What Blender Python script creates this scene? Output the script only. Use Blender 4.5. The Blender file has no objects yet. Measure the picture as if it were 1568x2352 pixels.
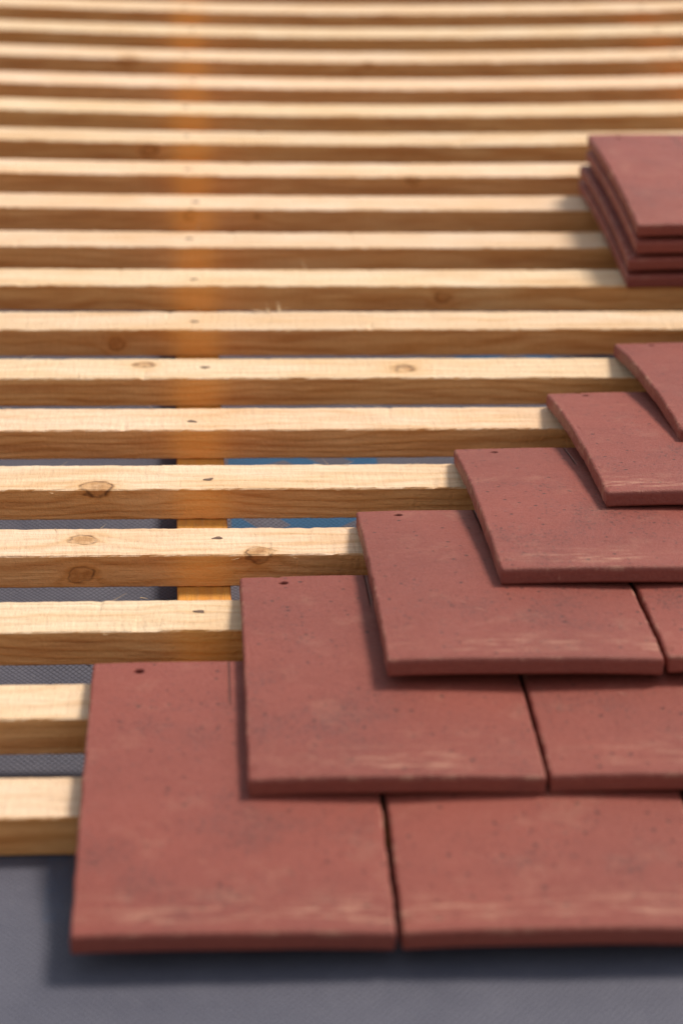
import bpy, bmesh, math, random
from mathutils import Vector, Matrix, noise
random.seed(7)
MM=0.001
PITCH=math.radians(20)
M=Matrix.Translation((0,0,3.2))@Matrix.Rotation(PITCH,4,'X')
scene=bpy.context.scene
col=scene.collection

# ---------------- measured roof geometry (mm, roof plane coordinates) -------------
W,L,TH=144.8,258.3,9.9
BW,BH=39.6,21.4
KC=4.24
DY=[-1.91,-1.00,.79,2.29,1.03,1.70,-1.75,-.12,-.23,-3.08,.74,.79,1.55,.76,-1.74,.28,-.09]
def zc(y):
    return KC*((min(max(y,-300),2600)-500)/500)**2
def zcs(y): return 2*KC*(y-500)/250000
def sag(x,y):
    a=max(0,min(1,(y-650)/1000)); a=a*a*(3-2*a)*7
    t=(x-235)/390
    return -a*math.cos(max(-math.pi,min(math.pi,t*math.pi/2)))

# ---------------- node helpers ----------------
class NT:
    def __init__(s,name):
        s.mat=bpy.data.materials.new(name); s.mat.use_nodes=True
        s.t=s.mat.node_tree; s.t.nodes.clear()
        s.out=s.n('ShaderNodeOutputMaterial'); s.b=s.n('ShaderNodeBsdfPrincipled')
        s.l(s.b.outputs[0],s.out.inputs[0])
    def n(s,ty,**k):
        nd=s.t.nodes.new(ty)
        for a,b in k.items(): setattr(nd,a,b)
        return nd
    def l(s,a,b): s.t.links.new(a,b)
    def set(s,sock,v):
        if v is None: return
        if hasattr(v,'is_output'): s.l(v,sock)
        else: sock.default_value=v
    def math(s,op,a,b=None,c=None,clamp=False):
        nd=s.n('ShaderNodeMath',operation=op,use_clamp=clamp)
        for i,v in enumerate((a,b,c)): s.set(nd.inputs[i],v)
        return nd.outputs[0]
    def vm(s,op,a,b=None,scale=None):
        nd=s.n('ShaderNodeVectorMath',operation=op)
        s.set(nd.inputs[0],a); s.set(nd.inputs[1],b)
        if scale is not None: s.set(nd.inputs['Scale'],scale)
        return nd.outputs['Value'] if op in('LENGTH','DISTANCE','DOT_PRODUCT') else nd.outputs[0]
    def noise(s,v,scale,detail=4,rough=.55,dist=0):
        nd=s.n('ShaderNodeTexNoise'); s.set(nd.inputs['Vector'],v)
        nd.inputs['Scale'].default_value=scale; nd.inputs['Detail'].default_value=detail
        nd.inputs['Roughness'].default_value=rough; nd.inputs['Distortion'].default_value=dist
        return nd.outputs[0]
    def mr(s,v,a,b,c=0,d=1,smooth=False):
        nd=s.n('ShaderNodeMapRange'); nd.interpolation_type='SMOOTHSTEP' if smooth else 'LINEAR'
        s.set(nd.inputs[0],v)
        for i,x in enumerate((a,b,c,d)): s.set(nd.inputs[i+1],x)
        return nd.outputs[0]
    def mix(s,f,a,b,mode='MIX'):
        nd=s.n('ShaderNodeMix',data_type='RGBA',blend_type=mode)
        s.set(nd.inputs[0],f); s.set(nd.inputs[6],a); s.set(nd.inputs[7],b)
        return nd.outputs[2]
    def ramp(s,v,pts):
        nd=s.n('ShaderNodeValToRGB'); s.set(nd.inputs[0],v)
        e=nd.color_ramp.elements
        while len(e)<len(pts): e.new(.5)
        for i,(p,c) in enumerate(pts):
            e[i].position=p; e[i].color=(*c[:3],1)
        return nd.outputs[0]
    def bump(s,h,dist,strength=1,normal=None):
        nd=s.n('ShaderNodeBump'); s.set(nd.inputs['Height'],h)
        nd.inputs['Distance'].default_value=dist; nd.inputs['Strength'].default_value=strength
        if normal is not None: s.l(normal,nd.inputs['Normal'])
        return nd.outputs[0]
    def sep(s,v):
        nd=s.n('ShaderNodeSeparateXYZ'); s.l(v,nd.inputs[0]); return nd.outputs
    def comb(s,x,y,z):
        nd=s.n('ShaderNodeCombineXYZ')
        for i,v in enumerate((x,y,z)): s.set(nd.inputs[i],v)
        return nd.outputs[0]
def C(r,g,b): return (r,g,b,1)

# ---------------- materials ----------------
def wood(name,knots,seed,bounce_tint=True,orange=False,nail=None):
    """knots in mm (x,y,z,r) in object space"""
    m=NT(name); rnd=random.Random(seed)
    tcn=m.n('ShaderNodeTexCoord'); tc=tcn.outputs['Object']
    P=m.vm('SCALE',tc,scale=1000.0)     # mm
    off=(rnd.uniform(-900,900),rnd.uniform(-900,900),rnd.uniform(-900,900))
    Pn=m.vm('ADD',P,off)
    w=m.noise(m.vm('MULTIPLY',Pn,(.06,.15,.15)),1.0,2)
    wv=m.math('MULTIPLY',m.math('SUBTRACT',w,.5),9)
    Pw=m.vm('ADD',P,m.comb(wv,wv,wv))
    d=None
    for (kx,ky,kz,r) in knots:
        q=m.vm('LENGTH',m.vm('MULTIPLY',m.vm('SUBTRACT',Pw,(kx,ky,kz)),(.8/r,1.0/r,1.0/r)))
        d=q if d is None else m.math('MINIMUM',d,q)
    if d is None: d=m.math('ADD',9.0,0.0)
    kf=m.math('DIVIDE',1.0,m.math('ADD',1.0,m.math('MULTIPLY',d,d)))
    s=m.sep(P)
    py,pz=rnd.uniform(-60,60),rnd.choice([-1,1])*rnd.uniform(35,90)
    big=m.noise(m.vm('MULTIPLY',Pn,(.0045,.022,.022)),1.0,3)
    dy=m.math('SUBTRACT',s[1],py); dz=m.math('SUBTRACT',s[2],pz)
    rr=m.math('SQRT',m.math('ADD',m.math('MULTIPLY',dy,dy),m.math('MULTIPLY',dz,dz)))
    ph=m.math('ADD',m.math('MULTIPLY',rr,rnd.uniform(.8,1.3)),m.math('ADD',m.math('MULTIPLY',big,34),m.math('MULTIPLY',kf,12)))
    ring=m.math('POWER',m.math('ADD',m.math('MULTIPLY',m.math('SINE',ph),.5),.5),2.5)
    fib=m.noise(m.vm('MULTIPLY',Pn,(.025,.6,.6)),1.0,5,.72)
    blot=m.noise(m.vm('MULTIPLY',Pn,(.012,.05,.05)),1.0,4,.6)
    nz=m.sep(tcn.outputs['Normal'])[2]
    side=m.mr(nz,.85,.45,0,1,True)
    t=rnd.uniform(.91,1.04); g=rnd.uniform(.965,1.02)
    base=m.mix(m.mr(blot,.32,.68),C(.90*t,.725*t*g,.53*t),C(.85*t,.60*t*g,.365*t))
    if orange: base=m.mix(m.mr(blot,.3,.7),C(.80,.38,.07),C(.70,.29,.05))
    dark=C(.62,.35,.15) if not orange else C(.55,.22,.05)
    c=m.mix(m.math('MULTIPLY',ring,m.math('ADD',m.mr(blot,.35,.65,.15,.42),m.math('MULTIPLY',side,.25))),base,dark)
    c=m.mix(m.mr(fib,.44,.66,0,.46 if not orange else .25),c,C(.60,.37,.18))
    c=m.mix(m.mr(fib,.66,.78,0,.45),c,C(.36,.19,.09))
    c=m.mix(m.mr(kf,.12,.5,0,.36,True),c,C(.72,.40,.15))
    kn=m.ramp(m.math('MULTIPLY',d,.32),[(0,C(.34,.15,.055)),(.16,C(.48,.25,.10)),(.26,C(.55,.30,.13)),(.30,C(.08,.03,.015)),(.335,C(.5,.27,.11)),(.36,C(.62,.38,.18))])
    km=m.noise(m.vm('MULTIPLY',Pn,(.12,.12,.12)),1.0,2)
    c=m.mix(m.math('MULTIPLY',m.mr(d,1.0,1.2,1,0,True),m.mr(km,.35,.6,.3,.85)),c,kn)
    # dirt / resin flecks
    sp=m.noise(m.vm('MULTIPLY',Pn,(.10,.35,.35)),1.0,6,.75)
    c=m.mix(m.mr(sp,.66,.74,0,.45),c,C(.24,.12,.06))
    # broad brown streaks
    br=m.noise(m.vm('MULTIPLY',Pn,(.010,.12,.10)),1.0,4,.6)
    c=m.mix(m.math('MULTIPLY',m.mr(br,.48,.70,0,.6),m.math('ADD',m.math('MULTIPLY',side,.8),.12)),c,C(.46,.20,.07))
    c=m.mix(m.math('MULTIPLY',side,.95),c,m.mix(1.0,c,C(.93,.62,.33),'MULTIPLY'))  # side faces darker and warmer: shade and interreflection put into the colour
    if bounce_tint:  # orange strip: warm bounce off the counter batten, painted into the wood colour
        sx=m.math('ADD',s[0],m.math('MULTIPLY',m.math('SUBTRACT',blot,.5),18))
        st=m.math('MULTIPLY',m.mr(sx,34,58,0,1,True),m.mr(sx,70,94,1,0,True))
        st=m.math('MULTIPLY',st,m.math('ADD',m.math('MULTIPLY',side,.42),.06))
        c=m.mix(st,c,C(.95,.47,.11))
    m.l(c,m.b.inputs['Base Color'])
    m.b.inputs['Roughness'].default_value=.75
    m.b.inputs['Specular IOR Level'].default_value=.25
    saw=m.noise(m.vm('MULTIPLY',Pn,(.4,.10,.4)),1.0,3,.6)
    h=m.math('ADD',m.math('MULTIPLY',fib,1.0),m.math('ADD',m.math('MULTIPLY',saw,.8),m.math('MULTIPLY',ring,.25)))
    m.l(m.bump(h,.0012,.9),m.b.inputs['Normal'])
    return m.mat

def tile_mat():
    m=NT('clay_tile_red')
    tc=m.n('ShaderNodeTexCoord').outputs['Object']
    P=m.vm('SCALE',tc,scale=1000.0); s=m.sep(P)
    rnd=m.n('ShaderNodeObjectInfo').outputs['Random']
    ro=m.math('MULTIPLY',rnd,3000.0)
    Pn=m.vm('ADD',P,m.comb(ro,m.math('MULTIPLY',ro,1.7),m.math('MULTIPLY',ro,.6)))
    big=m.noise(Pn,.010,3,.5); mid=m.noise(Pn,.05,5,.65); fine=m.noise(Pn,.5,5,.8)
    c=m.mix(m.mr(big,.3,.7),C(.280,.059,.040),C(.228,.048,.035))
    c=m.mix(m.mr(mid,.45,.70,0,.25),c,C(.17,.043,.036))
    c=m.mix(m.mr(fine,.42,.70,0,.40),c,C(.37,.115,.082))
    c=m.mix(m.mr(fine,.47,.32,0,.38),c,C(.13,.034,.028))
    c=m.vm('SCALE',c,scale=m.mr(rnd,0,1,.90,1.08))
    band=m.math('ADD',m.mr(m.noise(Pn,.020,4,.65),.46,.68,0,1),m.math('MULTIPLY',m.mr(m.math('ABSOLUTE',m.math('SUBTRACT',s[1],66)),0,48,1,0,True),.42))
    topm=m.math('MULTIPLY',m.mr(s[1],2.5,5,0,1),m.math('MULTIPLY',m.mr(s[0],1.2,3,0,1),m.mr(s[0],W-3,W-1.2,1,0)))
    wob=m.vm('ADD',Pn,m.vm('SCALE',m.comb(fine,mid,fine),scale=4.0))
    # pits
    v1=m.n('ShaderNodeTexVoronoi',voronoi_dimensions='2D'); m.l(wob,v1.inputs['Vector']); v1.inputs['Scale'].default_value=.12
    vs=m.sep(v1.outputs['Color'])
    rad=m.math('MULTIPLY',m.math('MULTIPLY',vs[0],vs[0]),.14)
    speck=m.mr(m.math('SUBTRACT',rad,v1.outputs['Distance']),-.02,.02,0,1)
    speck=m.math('MULTIPLY',m.math('MULTIPLY',speck,m.mr(vs[1],.4,.45,0,1)),topm)
    # soot grains whose density follows the band
    v2=m.n('ShaderNodeTexVoronoi',voronoi_dimensions='2D'); m.l(wob,v2.inputs['Vector']); v2.inputs['Scale'].default_value=.38
    v2s=m.sep(v2.outputs['Color'])
    dens=m.math('ADD',m.math('MULTIPLY',m.math('MULTIPLY',band,band),.32),.025)
    grain=m.math('MULTIPLY',m.mr(m.math('SUBTRACT',dens,v2s[2]),0,.04,0,1),m.mr(v2.outputs['Distance'],.20,.34,1,0))
    grain=m.math('MULTIPLY',grain,topm)
    c=m.mix(m.mr(band,.5,1.4,0,.28,True),c,C(.15,.045,.038))
    c=m.mix(m.math('MULTIPLY',grain,.66),c,C(.06,.024,.022))
    c=m.mix(m.math('MULTIPLY',speck,.85),c,C(.03,.014,.013))
    # pale dust scuffs: patchy, just above the tail, plus odd streaks
    patch=m.mr(m.noise(Pn,.013,2,.5),.42,.58,.20,1,True)
    e=m.noise(m.vm('MULTIPLY',Pn,(.030,.20,0)),1.0,6,.80)
    tail=m.math('MULTIPLY',m.mr(s[1],4,10,0,1,True),m.mr(s[1],12,38,1,0,True))
    sc=m.math('MULTIPLY',m.math('MULTIPLY',m.mr(e,.49,.63,0,1),tail),patch)
    dust=m.math('MULTIPLY',m.mr(m.noise(Pn,.035,5,.7),.55,.72,0,.22),topm)
    e2=m.noise(m.vm('MULTIPLY',Pn,(.16,.05,.1)),1.0,6,.8,.6)
    sc=m.math('ADD',sc,m.math('ADD',m.mr(e2,.67,.79,0,.55),dust),clamp=True)
    rotv=m.n('ShaderNodeVectorRotate'); rotv.rotation_type='Z_AXIS'; m.l(Pn,rotv.inputs['Vector']); rotv.inputs['Angle'].default_value=.7
    e3=m.noise(m.vm('MULTIPLY',rotv.outputs[0],(.05,1.0,.1)),1.0,2,.5)
    sc=m.math('ADD',sc,m.math('MULTIPLY',m.mr(e3,.70,.77,0,.7),m.mr(mid,.5,.6,0,1)),clamp=True)
    ex=m.math('MINIMUM',m.math('ABSOLUTE',s[0]),m.math('ABSOLUTE',m.math('SUBTRACT',s[0],W)))
    ey=m.math('MINIMUM',m.math('ABSOLUTE',s[1]),m.math('ABSOLUTE',m.math('SUBTRACT',s[1],L)))
    ed=m.math('MINIMUM',ex,ey)
    en=m.noise(Pn,.06,6,.78)
    up=m.mr(s[2],TH-2.5,TH-.5,0,1)
    wear=m.math('MULTIPLY',m.math('MULTIPLY',m.mr(ed,.6,2.6,1,0,True),m.mr(en,.52,.68,0,.85)),up)
    sc=m.math('MAXIMUM',sc,wear)
    c=m.mix(m.math('MULTIPLY',sc,.55),c,C(.66,.38,.26))
    # tail face darkened: its shade painted in, plus a little edge dirt
    c=m.mix(m.mr(s[1],.6,2.2,.30,0),c,C(.14,.034,.026))
    gx=m.math('ABSOLUTE',m.math('SUBTRACT',s[0],73.0))
    g=m.math('MULTIPLY',m.mr(gx,.3,.9,1,0),m.mr(s[1],L-58,L-52,0,1))
    c=m.mix(m.math('MULTIPLY',g,.7),c,C(.07,.025,.02))
    m.l(c,m.b.inputs['Base Color'])
    m.l(m.mr(mid,.3,.7,.46,.60),m.b.inputs['Roughness'])
    m.b.inputs['Specular IOR Level'].default_value=.36
    h=m.math('ADD',m.math('MULTIPLY',fine,1.5),m.math('MULTIPLY',mid,1.0))
    h=m.math('SUBTRACT',h,m.math('ADD',m.math('MULTIPLY',speck,.8),m.math('MULTIPLY',g,1.5)))
    m.l(m.bump(h,.0007,.7),m.b.inputs['Normal'])
    return m.mat

def membrane_mat():
    m=NT('roofing_membrane')
    tc=m.n('ShaderNodeTexCoord').outputs['Object']
    P=m.vm('SCALE',tc,scale=1000.0); s=m.sep(P)
    a=m.math('ADD',s[0],m.math('MULTIPLY',s[1],.8)); b=m.math('SUBTRACT',s[0],m.math('MULTIPLY',s[1],.8))
    sa=m.math('ABSOLUTE',m.math('SINE',m.math('MULTIPLY',a,.85))); sb=m.math('ABSOLUTE',m.math('SINE',m.math('MULTIPLY',b,.85)))
    net=m.math('MINIMUM',sa,sb)
    line=m.mr(net,0,.4,1,0,True)
    n=m.noise(P,.02,5,.6); n2=m.noise(P,.4,4,.7)
    c=m.mix(m.mr(n,.3,.7),C(.090,.094,.132),C(.122,.125,.167))
    c=m.mix(m.math('MULTIPLY',line,.65),c,C(.045,.045,.065))
    c=m.mix(m.mr(n2,.55,.75,0,.3),c,C(.25,.25,.28))
    def box(x0,x1,y0,y1):
        return m.math('MULTIPLY',m.math('MULTIPLY',m.mr(s[0],x0,x0+1,0,1),m.mr(s[0],x1,x1+1,1,0)),m.math('MULTIPLY',m.mr(s[1],y0,y0+1,0,1),m.mr(s[1],y1,y1+1,1,0)))
    dg=m.math('SINE',m.math('MULTIPLY',m.math('ADD',s[0],m.math('MULTIPLY',s[1],.9)),.13))
    dg2=m.math('SINE',m.math('MULTIPLY',m.math('SUBTRACT',s[0],m.math('MULTIPLY',s[1],1.3)),.07))
    pat=m.mr(m.math('MAXIMUM',dg,dg2),.15,.22,0,1)
    k=m.math('MULTIPLY',m.math('MAXIMUM',box(84,190,470,640),box(255,350,780,850)),pat)
    k=m.math('MAXIMUM',k,m.math('MULTIPLY',m.math('MULTIPLY',box(-16,-5,-10,60),m.mr(n2,.45,.6,0,1)),.3))
    c=m.mix(m.math('MULTIPLY',k,.9),c,C(.010,.10,.23))
    m.l(c,m.b.inputs['Base Color']); m.b.inputs['Roughness'].default_value=.6
    m.b.inputs['Specular IOR Level'].default_value=.35
    m.l(m.bump(m.math('ADD',line,m.math('MULTIPLY',n2,.4)),.0006,.9),m.b.inputs['Normal'])
    return m.mat

def simple(name,c,rough=.6,metal=0,nscale=20,var=.25,bump=0):
    m=NT(name); tc=m.n('ShaderNodeTexCoord').outputs['Object']
    n=m.noise(tc,nscale,5,.6)
    cc=m.mix(m.mr(n,.3,.7),C(*[x*(1-var) for x in c]),C(*[min(1,x*(1+var)) for x in c]))
    m.l(cc,m.b.inputs['Base Color']); m.b.inputs['Roughness'].default_value=rough; m.b.inputs['Metallic'].default_value=metal
    if bump: m.l(m.bump(n,bump,.6),m.b.inputs['Normal'])
    return m.mat

def newobj(name,verts,faces,mat,mw=None,smooth=False,parent=None):
    me=bpy.data.meshes.new(name); me.from_pydata(verts,[],faces); me.update()
    if isinstance(mat,(list,tuple)):
        for x in mat: me.materials.append(x)
    else: me.materials.append(mat)
    if smooth:
        for p in me.polygons: p.use_smooth=True
    o=bpy.data.objects.new(name,me); col.objects.link(o)
    if mw is not None: o.matrix_world=mw
    return o

# ---------------- battens ----------------
xs=[-750+i*25 for i in range(16)]
x=-350
while x<900: xs.append(x); x+=3.0
xs+= [900+i*25 for i in range(20)]
nail_mat=simple('nail_steel',(.13,.08,.055),.6,.3)
def batten_mesh(i,Y,w=BW,h=BH,slope=0.0,zoff=lambda x:0.0,nails=()):
    V=[];F=[];ch=.8
    sec=[(-w,-h+ch),(-w,-ch),(-w+ch,0),(-w*.5,0),(-ch,0),(0,-ch),(0,-h+ch),(-ch,-h),(-w+ch,-h)]
    ns=len(sec)
    X=xs
    for q in X:
        zo=zoff(q)
        wob=noise.noise(Vector((q*.004,i*7.3,0)))*1.2
        for k,(y,z) in enumerate(sec):
            ny=noise.noise(Vector((q*.07,k*9.1,i*3.3)))*.35+noise.noise(Vector((q*.3,k*5.1,i*3.3)))*.25
            nz=noise.noise(Vector((q*.06,k*4.7,i*5.9+40)))*.25+noise.noise(Vector((q*.35,k*3.1,i*1.9+9)))*.25
            chip=noise.noise(Vector((q*.12,k*13.7,i*2.2+70)))
            if k in (1,2,4,5) and chip>.5: nz-=(chip-.5)*4
            V.append((q*MM,(y+ny+wob)*MM,(z+nz+zo+ slope*y)*MM))
    for a in range(len(X)-1):
        for k in range(ns):
            b=(k+1)%ns
            F.append((a*ns+k,(a+1)*ns+k,(a+1)*ns+b,a*ns+b))
    F.append(tuple(reversed(range(ns))));n0=(len(X)-1)*ns;F.append(tuple(range(n0,n0+ns)))
    nf=len(F)
    for (nx,ny,ang) in nails:
        z=zoff(nx)+slope*ny+.25
        c0=len(V);N=12
        for k in range(N):
            t=2*math.pi*k/N
            wv=1+.25*math.sin(3*t+nx)
            px=3.2*math.cos(t)*wv;py=1.6*math.sin(t)*wv
            V.append(((nx+px*math.cos(ang)-py*math.sin(ang))*MM,(ny+px*math.sin(ang)+py*math.cos(ang))*MM,(z+.15)*MM))
        for k in range(N):
            V.append((V[c0+k][0],V[c0+k][1],(z-3)*MM))
        F.append(tuple(c0+k for k in range(N)))
        for k in range(N): F.append((c0+k,c0+N+k,c0+N+(k+1)%N,c0+(k+1)%N))
    return V,F,nf
KN={3:[(-70,-30,4,8)],4:[(-9.5,-39,-12.6,6.0),(98,-36,-1,7.0),(-8,-16,4,8)],
    5:[(-3,-34,1,8.5)],
    6:[(-90,-30,-5,7)],
    7:[(26,-12,8,9.5),(214,-20,9,11),(140,-41,-7,1.6)],
    8:[(4,-42,-12,5)],
    9:[(262,-43,-11,6)],
    11:[(60,-43,-10,5),(120,-43,-9,4)],12:[(265,-43,-8,6)],13:[(24,-43,-12,7)],16:[(0,-38,-8,8),(255,-40,-8,5)]}
for i in range(1,27):
    Y=100*i+(DY[i-1] if i<=17 else random.uniform(-1.5,1.5))
    rnd=random.Random(i*13+1)
    kn=list(KN.get(i,[]))
    kn.append((rnd.choice([rnd.uniform(-400,-250),rnd.uniform(700,900)]),-rnd.uniform(0,40),-rnd.uniform(-3,21),rnd.uniform(4,8)))
    nails=[(66+rnd.uniform(-8,6),-19+rnd.uniform(-6,6),rnd.uniform(-.4,.4)),(66+520,-20,0),(66-480,-18,0.2)]
    if i==4: nails[0]=(73,-16,.2)
    zf=lambda q,Y=Y: sag(q,Y)
    V,F,nf=batten_mesh(i,Y,slope=zcs(Y),zoff=zf,nails=nails)
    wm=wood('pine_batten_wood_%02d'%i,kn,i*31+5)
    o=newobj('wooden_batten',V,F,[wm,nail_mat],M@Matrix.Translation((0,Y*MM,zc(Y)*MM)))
    for p in o.data.polygons[nf:]: p.material_index=1
    bm=bmesh.new(); bm.from_mesh(o.data); bmesh.ops.recalc_face_normals(bm,faces=bm.faces[:]); bm.to_mesh(o.data); bm.free()

# counter battens (run up the slope under the battens)
for cx in (64.5,64.5+520,64.5-480):
    V=[];F=[];sx=16.3
    n=0;y=75
    while y<2660:
        z=zc(y)-BH-.6
        for (a,b) in ((-sx,-24),(-sx,-.8),(-sx+.8,0),(sx-.8,0),(sx,-.8),(sx,-24)):
            e=noise.noise(Vector((y*.08,a,cx)))*.4
            V.append(((a+e)*MM,y*MM,(z+b+sag(cx,y))*MM))
        n+=1;y+=10
    for r in range(n-1):
        for k in range(6):
            b=(k+1)%6; F.append((r*6+k,r*6+b,r*6+6+b,r*6+6+k))
    F.append(tuple(range(6)));F.append(tuple(reversed(range((n-1)*6,n*6))))
    mt=wood('counter_batten_wood',[(440,0,-22,5),(900,6,-22,6)],int(cx)+900,bounce_tint=False,orange=True)
    o=newobj('counter_batten',[(v[1],-v[0],v[2]) for v in V],F,mt,M@Matrix.Translation((cx*MM,0,0))@Matrix.Rotation(math.pi/2,4,'Z'))
    bm=bmesh.new(); bm.from_mesh(o.data); bmesh.ops.recalc_face_normals(bm,faces=bm.faces[:]); bm.to_mesh(o.data); bm.free()

# ---------------- tiles ----------------
TM=tile_mat()
def tile_mesh(var):
    bm=bmesh.new()
    bmesh.ops.create_cube(bm,size=1)
    for v in bm.verts:
        v.co=Vector(((v.co.x+.5)*W,(v.co.y+.5)*L,(v.co.z+.5)*TH))
    bm.edges.ensure_lookup_table()
    tail=[e for e in bm.edges if all(v.co.y<1 for v in e.verts) and all(v.co.z>1 for v in e.verts)]
    bmesh.ops.bevel(bm,geom=tail,offset=2.2,segments=3,profile=.5,affect='EDGES')
    rest=[e for e in bm.edges if e.is_manifold and e.calc_face_angle()>1.0]
    bmesh.ops.bevel(bm,geom=rest,offset=1.0,segments=2,profile=.5,affect='EDGES')
    me=bpy.data.meshes.new('t'); bm.to_mesh(me); bm.free()
    o=bpy.data.objects.new('t',me); col.objects.link(o)
    bm=bmesh.new()
    for hx in (25,W-25):
        bmesh.ops.create_cone(bm,cap_ends=True,segments=24,radius1=2.6,radius2=2.9,depth=30,matrix=Matrix.Translation((hx,L-13,5)))
    mc=bpy.data.meshes.new('c'); bm.to_mesh(mc); bm.free()
    oc=bpy.data.objects.new('c',mc); col.objects.link(oc)
    b=o.modifiers.new('b','BOOLEAN'); b.object=oc; b.operation='DIFFERENCE'; b.solver='EXACT'
    r=o.modifiers.new('r','REMESH'); r.mode='VOXEL'; r.voxel_size=.9; r.use_smooth_shade=True
    dg=bpy.context.evaluated_depsgraph_get(); dg.update()
    ev=o.evaluated_get(dg); res=bpy.data.meshes.new_from_object(ev)
    bpy.data.objects.remove(o); bpy.data.objects.remove(oc)
    s=var*17.7
    for v in res.vertices:
        x,y,z=v.co
        t=y/L; camb=5.0*4*t*(1-t)+1.2*4*(x/W)*(1-x/W)
        ex=min(x,W-x); ey=min(y,L-y); ed=min(ex,ey)
        if ed<5:
            f=(1-max(ed,0)/5)
            n1=noise.noise(Vector((x*.22,y*.22,z*.3+s)))*.38+noise.noise(Vector((x*.05,y*.05,s)))*.5
            if ex<ey: x+= (n1*f)*(1 if x<W/2 else -1)
            else: y+=n1*f*.35*(1 if y<L/2 else -1)
            ch=noise.noise(Vector((x*.11,y*.11,s+5)))
            if ch>.5 and z>TH*.5: z-=(ch-.5)*5*f
        z+=noise.noise(Vector((x*.02,y*.02,s)))*.35+noise.noise(Vector((x*.3,y*.3,z*.3+s)))*.05
        v.co=(x*MM,y*MM,(z+camb)*MM)
    res.materials.clear(); res.materials.append(TM)
    for p in res.polygons: p.use_smooth=True
    res.name='clay_tile_mesh'
    return res
TMS=[tile_mesh(k) for k in range(4)]

def place_tile(name,X,Y0,z0,z1,skew,k,rz=0):
    o=bpy.data.objects.new(name,TMS[k%4]); col.objects.link(o)
    T=Matrix.Translation((X*MM,Y0*MM,z0*MM))
    ang=math.atan2(z1-z0,L)
    o.matrix_world=M@T@Matrix.Rotation(-math.atan2(skew,L)+rz,4,'Z')@Matrix.Rotation(ang,4,'X')
    return o
HD=[.56,5.16,-2.73,-1.70,-3.13,-.64,0,0]
S=[-.025,.046,.111,.133,.149,.152,.15,.15]
XS=[0,81.9,156.5,228.1,304.2,368.8,462,548]
cnt=0
for r in range(8):
    head=100*(r+2)+DY[r+1]+5.08+HD[r]
    zb=zc(head)-.6; sl=S[r]-2*KC*(head-500)/250000
    y0=head-L; zt=zc(y0)+sl*L-.6
    X=XS[r];j=0
    while X<1000:
        jt=0 if j==0 else random.uniform(-1.2,1.2)
        place_tile('roof_tile',X,y0+jt,zt+(0 if j==0 else random.uniform(-.3,.3)),zb,2.68,(r*3+j*5+cnt),rz=0 if j==0 else random.uniform(-.002,.002))
        X+=W+(2.2 if r else 2.6)+random.uniform(-.3,.8); j+=1; cnt+=1

# stack of spare tiles
st=bpy.data.objects.new('roof_tile_stack',None); col.objects.link(st); st.matrix_world=M@Matrix.Translation((.408,.852,.003))
bpy.context.view_layer.update()
for n,(X,Y) in enumerate(((408,852),(408.5,853.5),(413.5,854),(413.8,855.5))):
    o=place_tile('tile_%d'%(n+1),X,Y,1.6+n*14.0,5.6+n*13.6,0.5+n*.2,n+1)
    mw=o.matrix_world.copy(); o.parent=st; o.matrix_parent_inverse=st.matrix_world.inverted(); o.matrix_world=mw

# ---------------- membrane ----------------
def ss(t):
    t=max(0,min(1,t)); return t*t*(3-2*t)
def memz(x,y):
    z=zc(y)-BH-25
    t=ss((185-y)/125)
    z=z*(1-t)+(-19)*t
    t=ss((58-y)/90)
    z=z*(1-t)+(-9)*t
    k=ss((y-60)/100)
    z+=noise.noise(Vector((x*.006,y*.012,3)))*(1.0+4*k)+noise.noise(Vector((x*.02,y*.03,8)))*(.5+1.1*k)
    z+= sag(x,y)
    return z
V=[];F=[];ys=[];y=-230
while y<2680: ys.append(y); y+=8 if y<1200 else 25
mxs=[-800+10*i for i in range(221)]
for y in ys:
    for x in mxs:
        V.append((x*MM,y*MM,memz(x,y)*MM))
nx=len(mxs)
for dz in (4,14,40,110):
    for i2,x in enumerate(mxs):
        V.append((x*MM,(-230-min(dz,8)-dz*.35)*MM,(memz(x,-230)-dz)*MM))
for a in range(len(ys)-1):
    for b in range(nx-1):
        F.append((a*nx+b,a*nx+b+1,(a+1)*nx+b+1,(a+1)*nx+b))
prev=0
for q in range(4):
    cur=len(ys)+q
    for b in range(nx-1):
        F.append((cur*nx+b,cur*nx+b+1,prev*nx+b+1,prev*nx+b))
    prev=cur
newobj('roofing_membrane',V,F,membrane_mat(),M,smooth=True)

# splinters and sawdust (one object)
V=[];F=[]
def strip(p,d,l,w,cv):
    n=5;s=Vector((d[1],-d[0],0)).normalized() if abs(d[0])+abs(d[1])>0 else Vector((1,0,0))
    c0=len(V)
    for k in range(n+1):
        t=k/n
        q=Vector(p)+Vector(d)*l*t+Vector((cv[0],cv[1],cv[2]))*l*t*t
        ww=w*(1-t*.8)
        for sg in (-1,1):
            V.append(tuple((q+s*ww*sg)*MM))
    for k in range(n): F.append((c0+2*k,c0+2*k+1,c0+2*k+3,c0+2*k+2))
rs=random.Random(3)
for i in range(1,12):
    Y=100*i+DY[i-1]
    for k in range(11):
        x=rs.uniform(-120,380)
        onback=rs.random()<.6
        if onback: p=(x,Y-rs.uniform(0,2),zc(Y)+.1)
        else: p=(x,Y-BW-.3,zc(Y)-rs.uniform(0,3))
        d=Vector((rs.uniform(-1,1),rs.uniform(-.5,.3),rs.uniform(-.05,.35))).normalized()
        strip(p,d,rs.uniform(3,9),rs.uniform(.15,.4),(rs.uniform(-.3,.3),0,rs.uniform(-.1,.4)))
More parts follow.
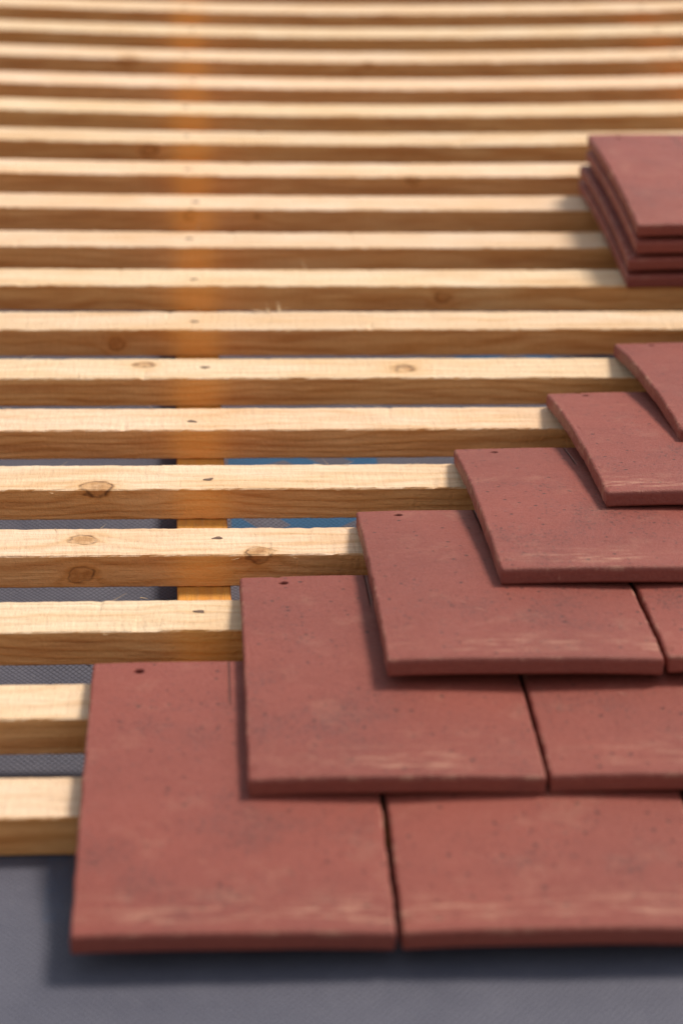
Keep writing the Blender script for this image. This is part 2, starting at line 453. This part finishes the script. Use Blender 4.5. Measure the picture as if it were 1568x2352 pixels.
for k in range(14):
    strip((118+rs.uniform(-10,12),800-rs.uniform(0,3),zc(800)+.4),Vector((rs.uniform(-1,1),rs.uniform(-.3,.3),rs.uniform(0,.2))).normalized(),rs.uniform(4,10),.4,(rs.uniform(-.4,.4),0,.1))
for k in range(60):
    x=rs.uniform(-60,80);y=rs.choice([rs.uniform(100,155),rs.uniform(200,255),rs.uniform(300,355),rs.uniform(400,450)])
    d=Vector((rs.uniform(-1,1),rs.uniform(-1,1),.02)).normalized()
    strip((x,y,memz(x,y)+.6),d,rs.uniform(1.5,8),rs.uniform(.2,.6),(rs.uniform(-.3,.3),rs.uniform(-.3,.3),.05))
newobj('wood_splinters',V,F,simple('splinter_wood',(.72,.52,.3),.8),M)

# ---------------- surroundings below / around the roof -----------------
def box(name,x0,x1,y0,y1,z0,z1,mat,mw):
    V=[(a*MM,b*MM,c*MM) for a in(x0,x1) for b in(y0,y1) for c in(z0,z1)]
    F=[(0,1,3,2),(4,6,7,5),(0,4,5,1),(2,3,7,6),(0,2,6,4),(1,5,7,3)]
    return newobj(name,V,F,mat,mw)
fm=simple('painted_fascia',(.75,.75,.72),.5)
e=M@Vector((0,-.215,-.04))
box('fascia_board',-800,1400,0,24,-170,0,fm,Matrix.Translation(e))
V=[];F=[]
g=e+Vector((0,-.07,-.02))
for a in (-.8,1.4):
    for rr_ in (.056,.053):
        for k in range(13):
            t=math.pi+math.pi*k/12
            V.append((a,g.y+rr_*math.cos(t),g.z+rr_*math.sin(t)))
for k in range(12):
    F.append((k,k+1,26+k+1,26+k)); F.append((13+k,39+k,39+k+1,13+k+1))
F.append((0,26,39,13)); F.append((12,25,51,38))
newobj('rain_gutter',V,F,simple('gutter_grey',(.25,.26,.28),.4),None)
m=NT('brick_wall_mat')
tc=m.n('ShaderNodeTexCoord').outputs['Object']; sp_=m.sep(tc)
br=m.n('ShaderNodeTexBrick'); m.l(m.comb(sp_[0],sp_[2],0.0),br.inputs['Vector']); br.inputs['Scale'].default_value=1
br.inputs['Brick Width'].default_value=.225; br.inputs['Row Height'].default_value=.075; br.inputs['Mortar Size'].default_value=.006
br.inputs['Color1'].default_value=C(.35,.16,.1); br.inputs['Color2'].default_value=C(.28,.12,.08); br.inputs['Mortar'].default_value=C(.4,.38,.34)
m.l(br.outputs[0],m.b.inputs['Base Color']); m.b.inputs['Roughness'].default_value=.85
wy=e.y*1000+60
box('brick_house_wall',-780,1380,wy,wy+2500,0,e.z*1000-20,m.mat,Matrix.Identity(4))
gm=simple('ground_gravel',(.38,.34,.28),.95,0,2,.2,.01)
newobj('ground',[(-600,-600,0),(600,-600,0),(600,600,0),(-600,600,0)],[(0,1,2,3)],gm)

# ---------------- camera ----------------
yaw,pit,rol=.075,.423,.024
Fv=Vector((math.sin(yaw)*math.cos(pit),math.cos(yaw)*math.cos(pit),-math.sin(pit)))
R=Fv.cross(Vector((0,0,1))).normalized();U=R.cross(Fv)
R2=R*math.cos(rol)+U*math.sin(rol);U2=-R*math.sin(rol)+U*math.cos(rol)
cm=Matrix((R2,U2,-Fv)).transposed().to_4x4(); cm.translation=Vector((.049,-.942,.617))
cd=bpy.data.cameras.new('camera'); co=bpy.data.objects.new('camera',cd); col.objects.link(co)
co.matrix_world=M@cm
cd.sensor_fit='VERTICAL'; cd.sensor_height=36; cd.sensor_width=24; cd.lens=5474/2352*36
cd.clip_start=.02; cd.clip_end=3000
cd.dof.use_dof=True; cd.dof.focus_distance=1.47; cd.dof.aperture_fstop=6.0
scene.camera=co

# ---------------- light ----------------
sd=Vector((.46,.12,.86)).normalized()
el=math.asin(sd.z); az=math.atan2(sd.x,sd.y)
w=bpy.data.worlds.new('World'); scene.world=w; w.use_nodes=True
nt=w.node_tree; bg=nt.nodes['Background']
sk=nt.nodes.new('ShaderNodeTexSky'); sk.sky_type='NISHITA'; sk.sun_disc=False; sk.sun_elevation=el; sk.sun_rotation=az
hs=nt.nodes.new('ShaderNodeHueSaturation'); hs.inputs['Saturation'].default_value=.22
nt.links.new(sk.outputs[0],hs.inputs['Color']); nt.links.new(hs.outputs[0],bg.inputs['Color'])
bg.inputs['Strength'].default_value=.145
sl=bpy.data.lights.new('sun','SUN'); sl.energy=3.6; sl.angle=math.radians(14); sl.color=(1,.875,.735)
so=bpy.data.objects.new('sun',sl); col.objects.link(so)
so.rotation_euler=sd.to_track_quat('Z','Y').to_euler()
scene.view_settings.view_transform='Standard'; scene.view_settings.look='None'; scene.view_settings.exposure=0
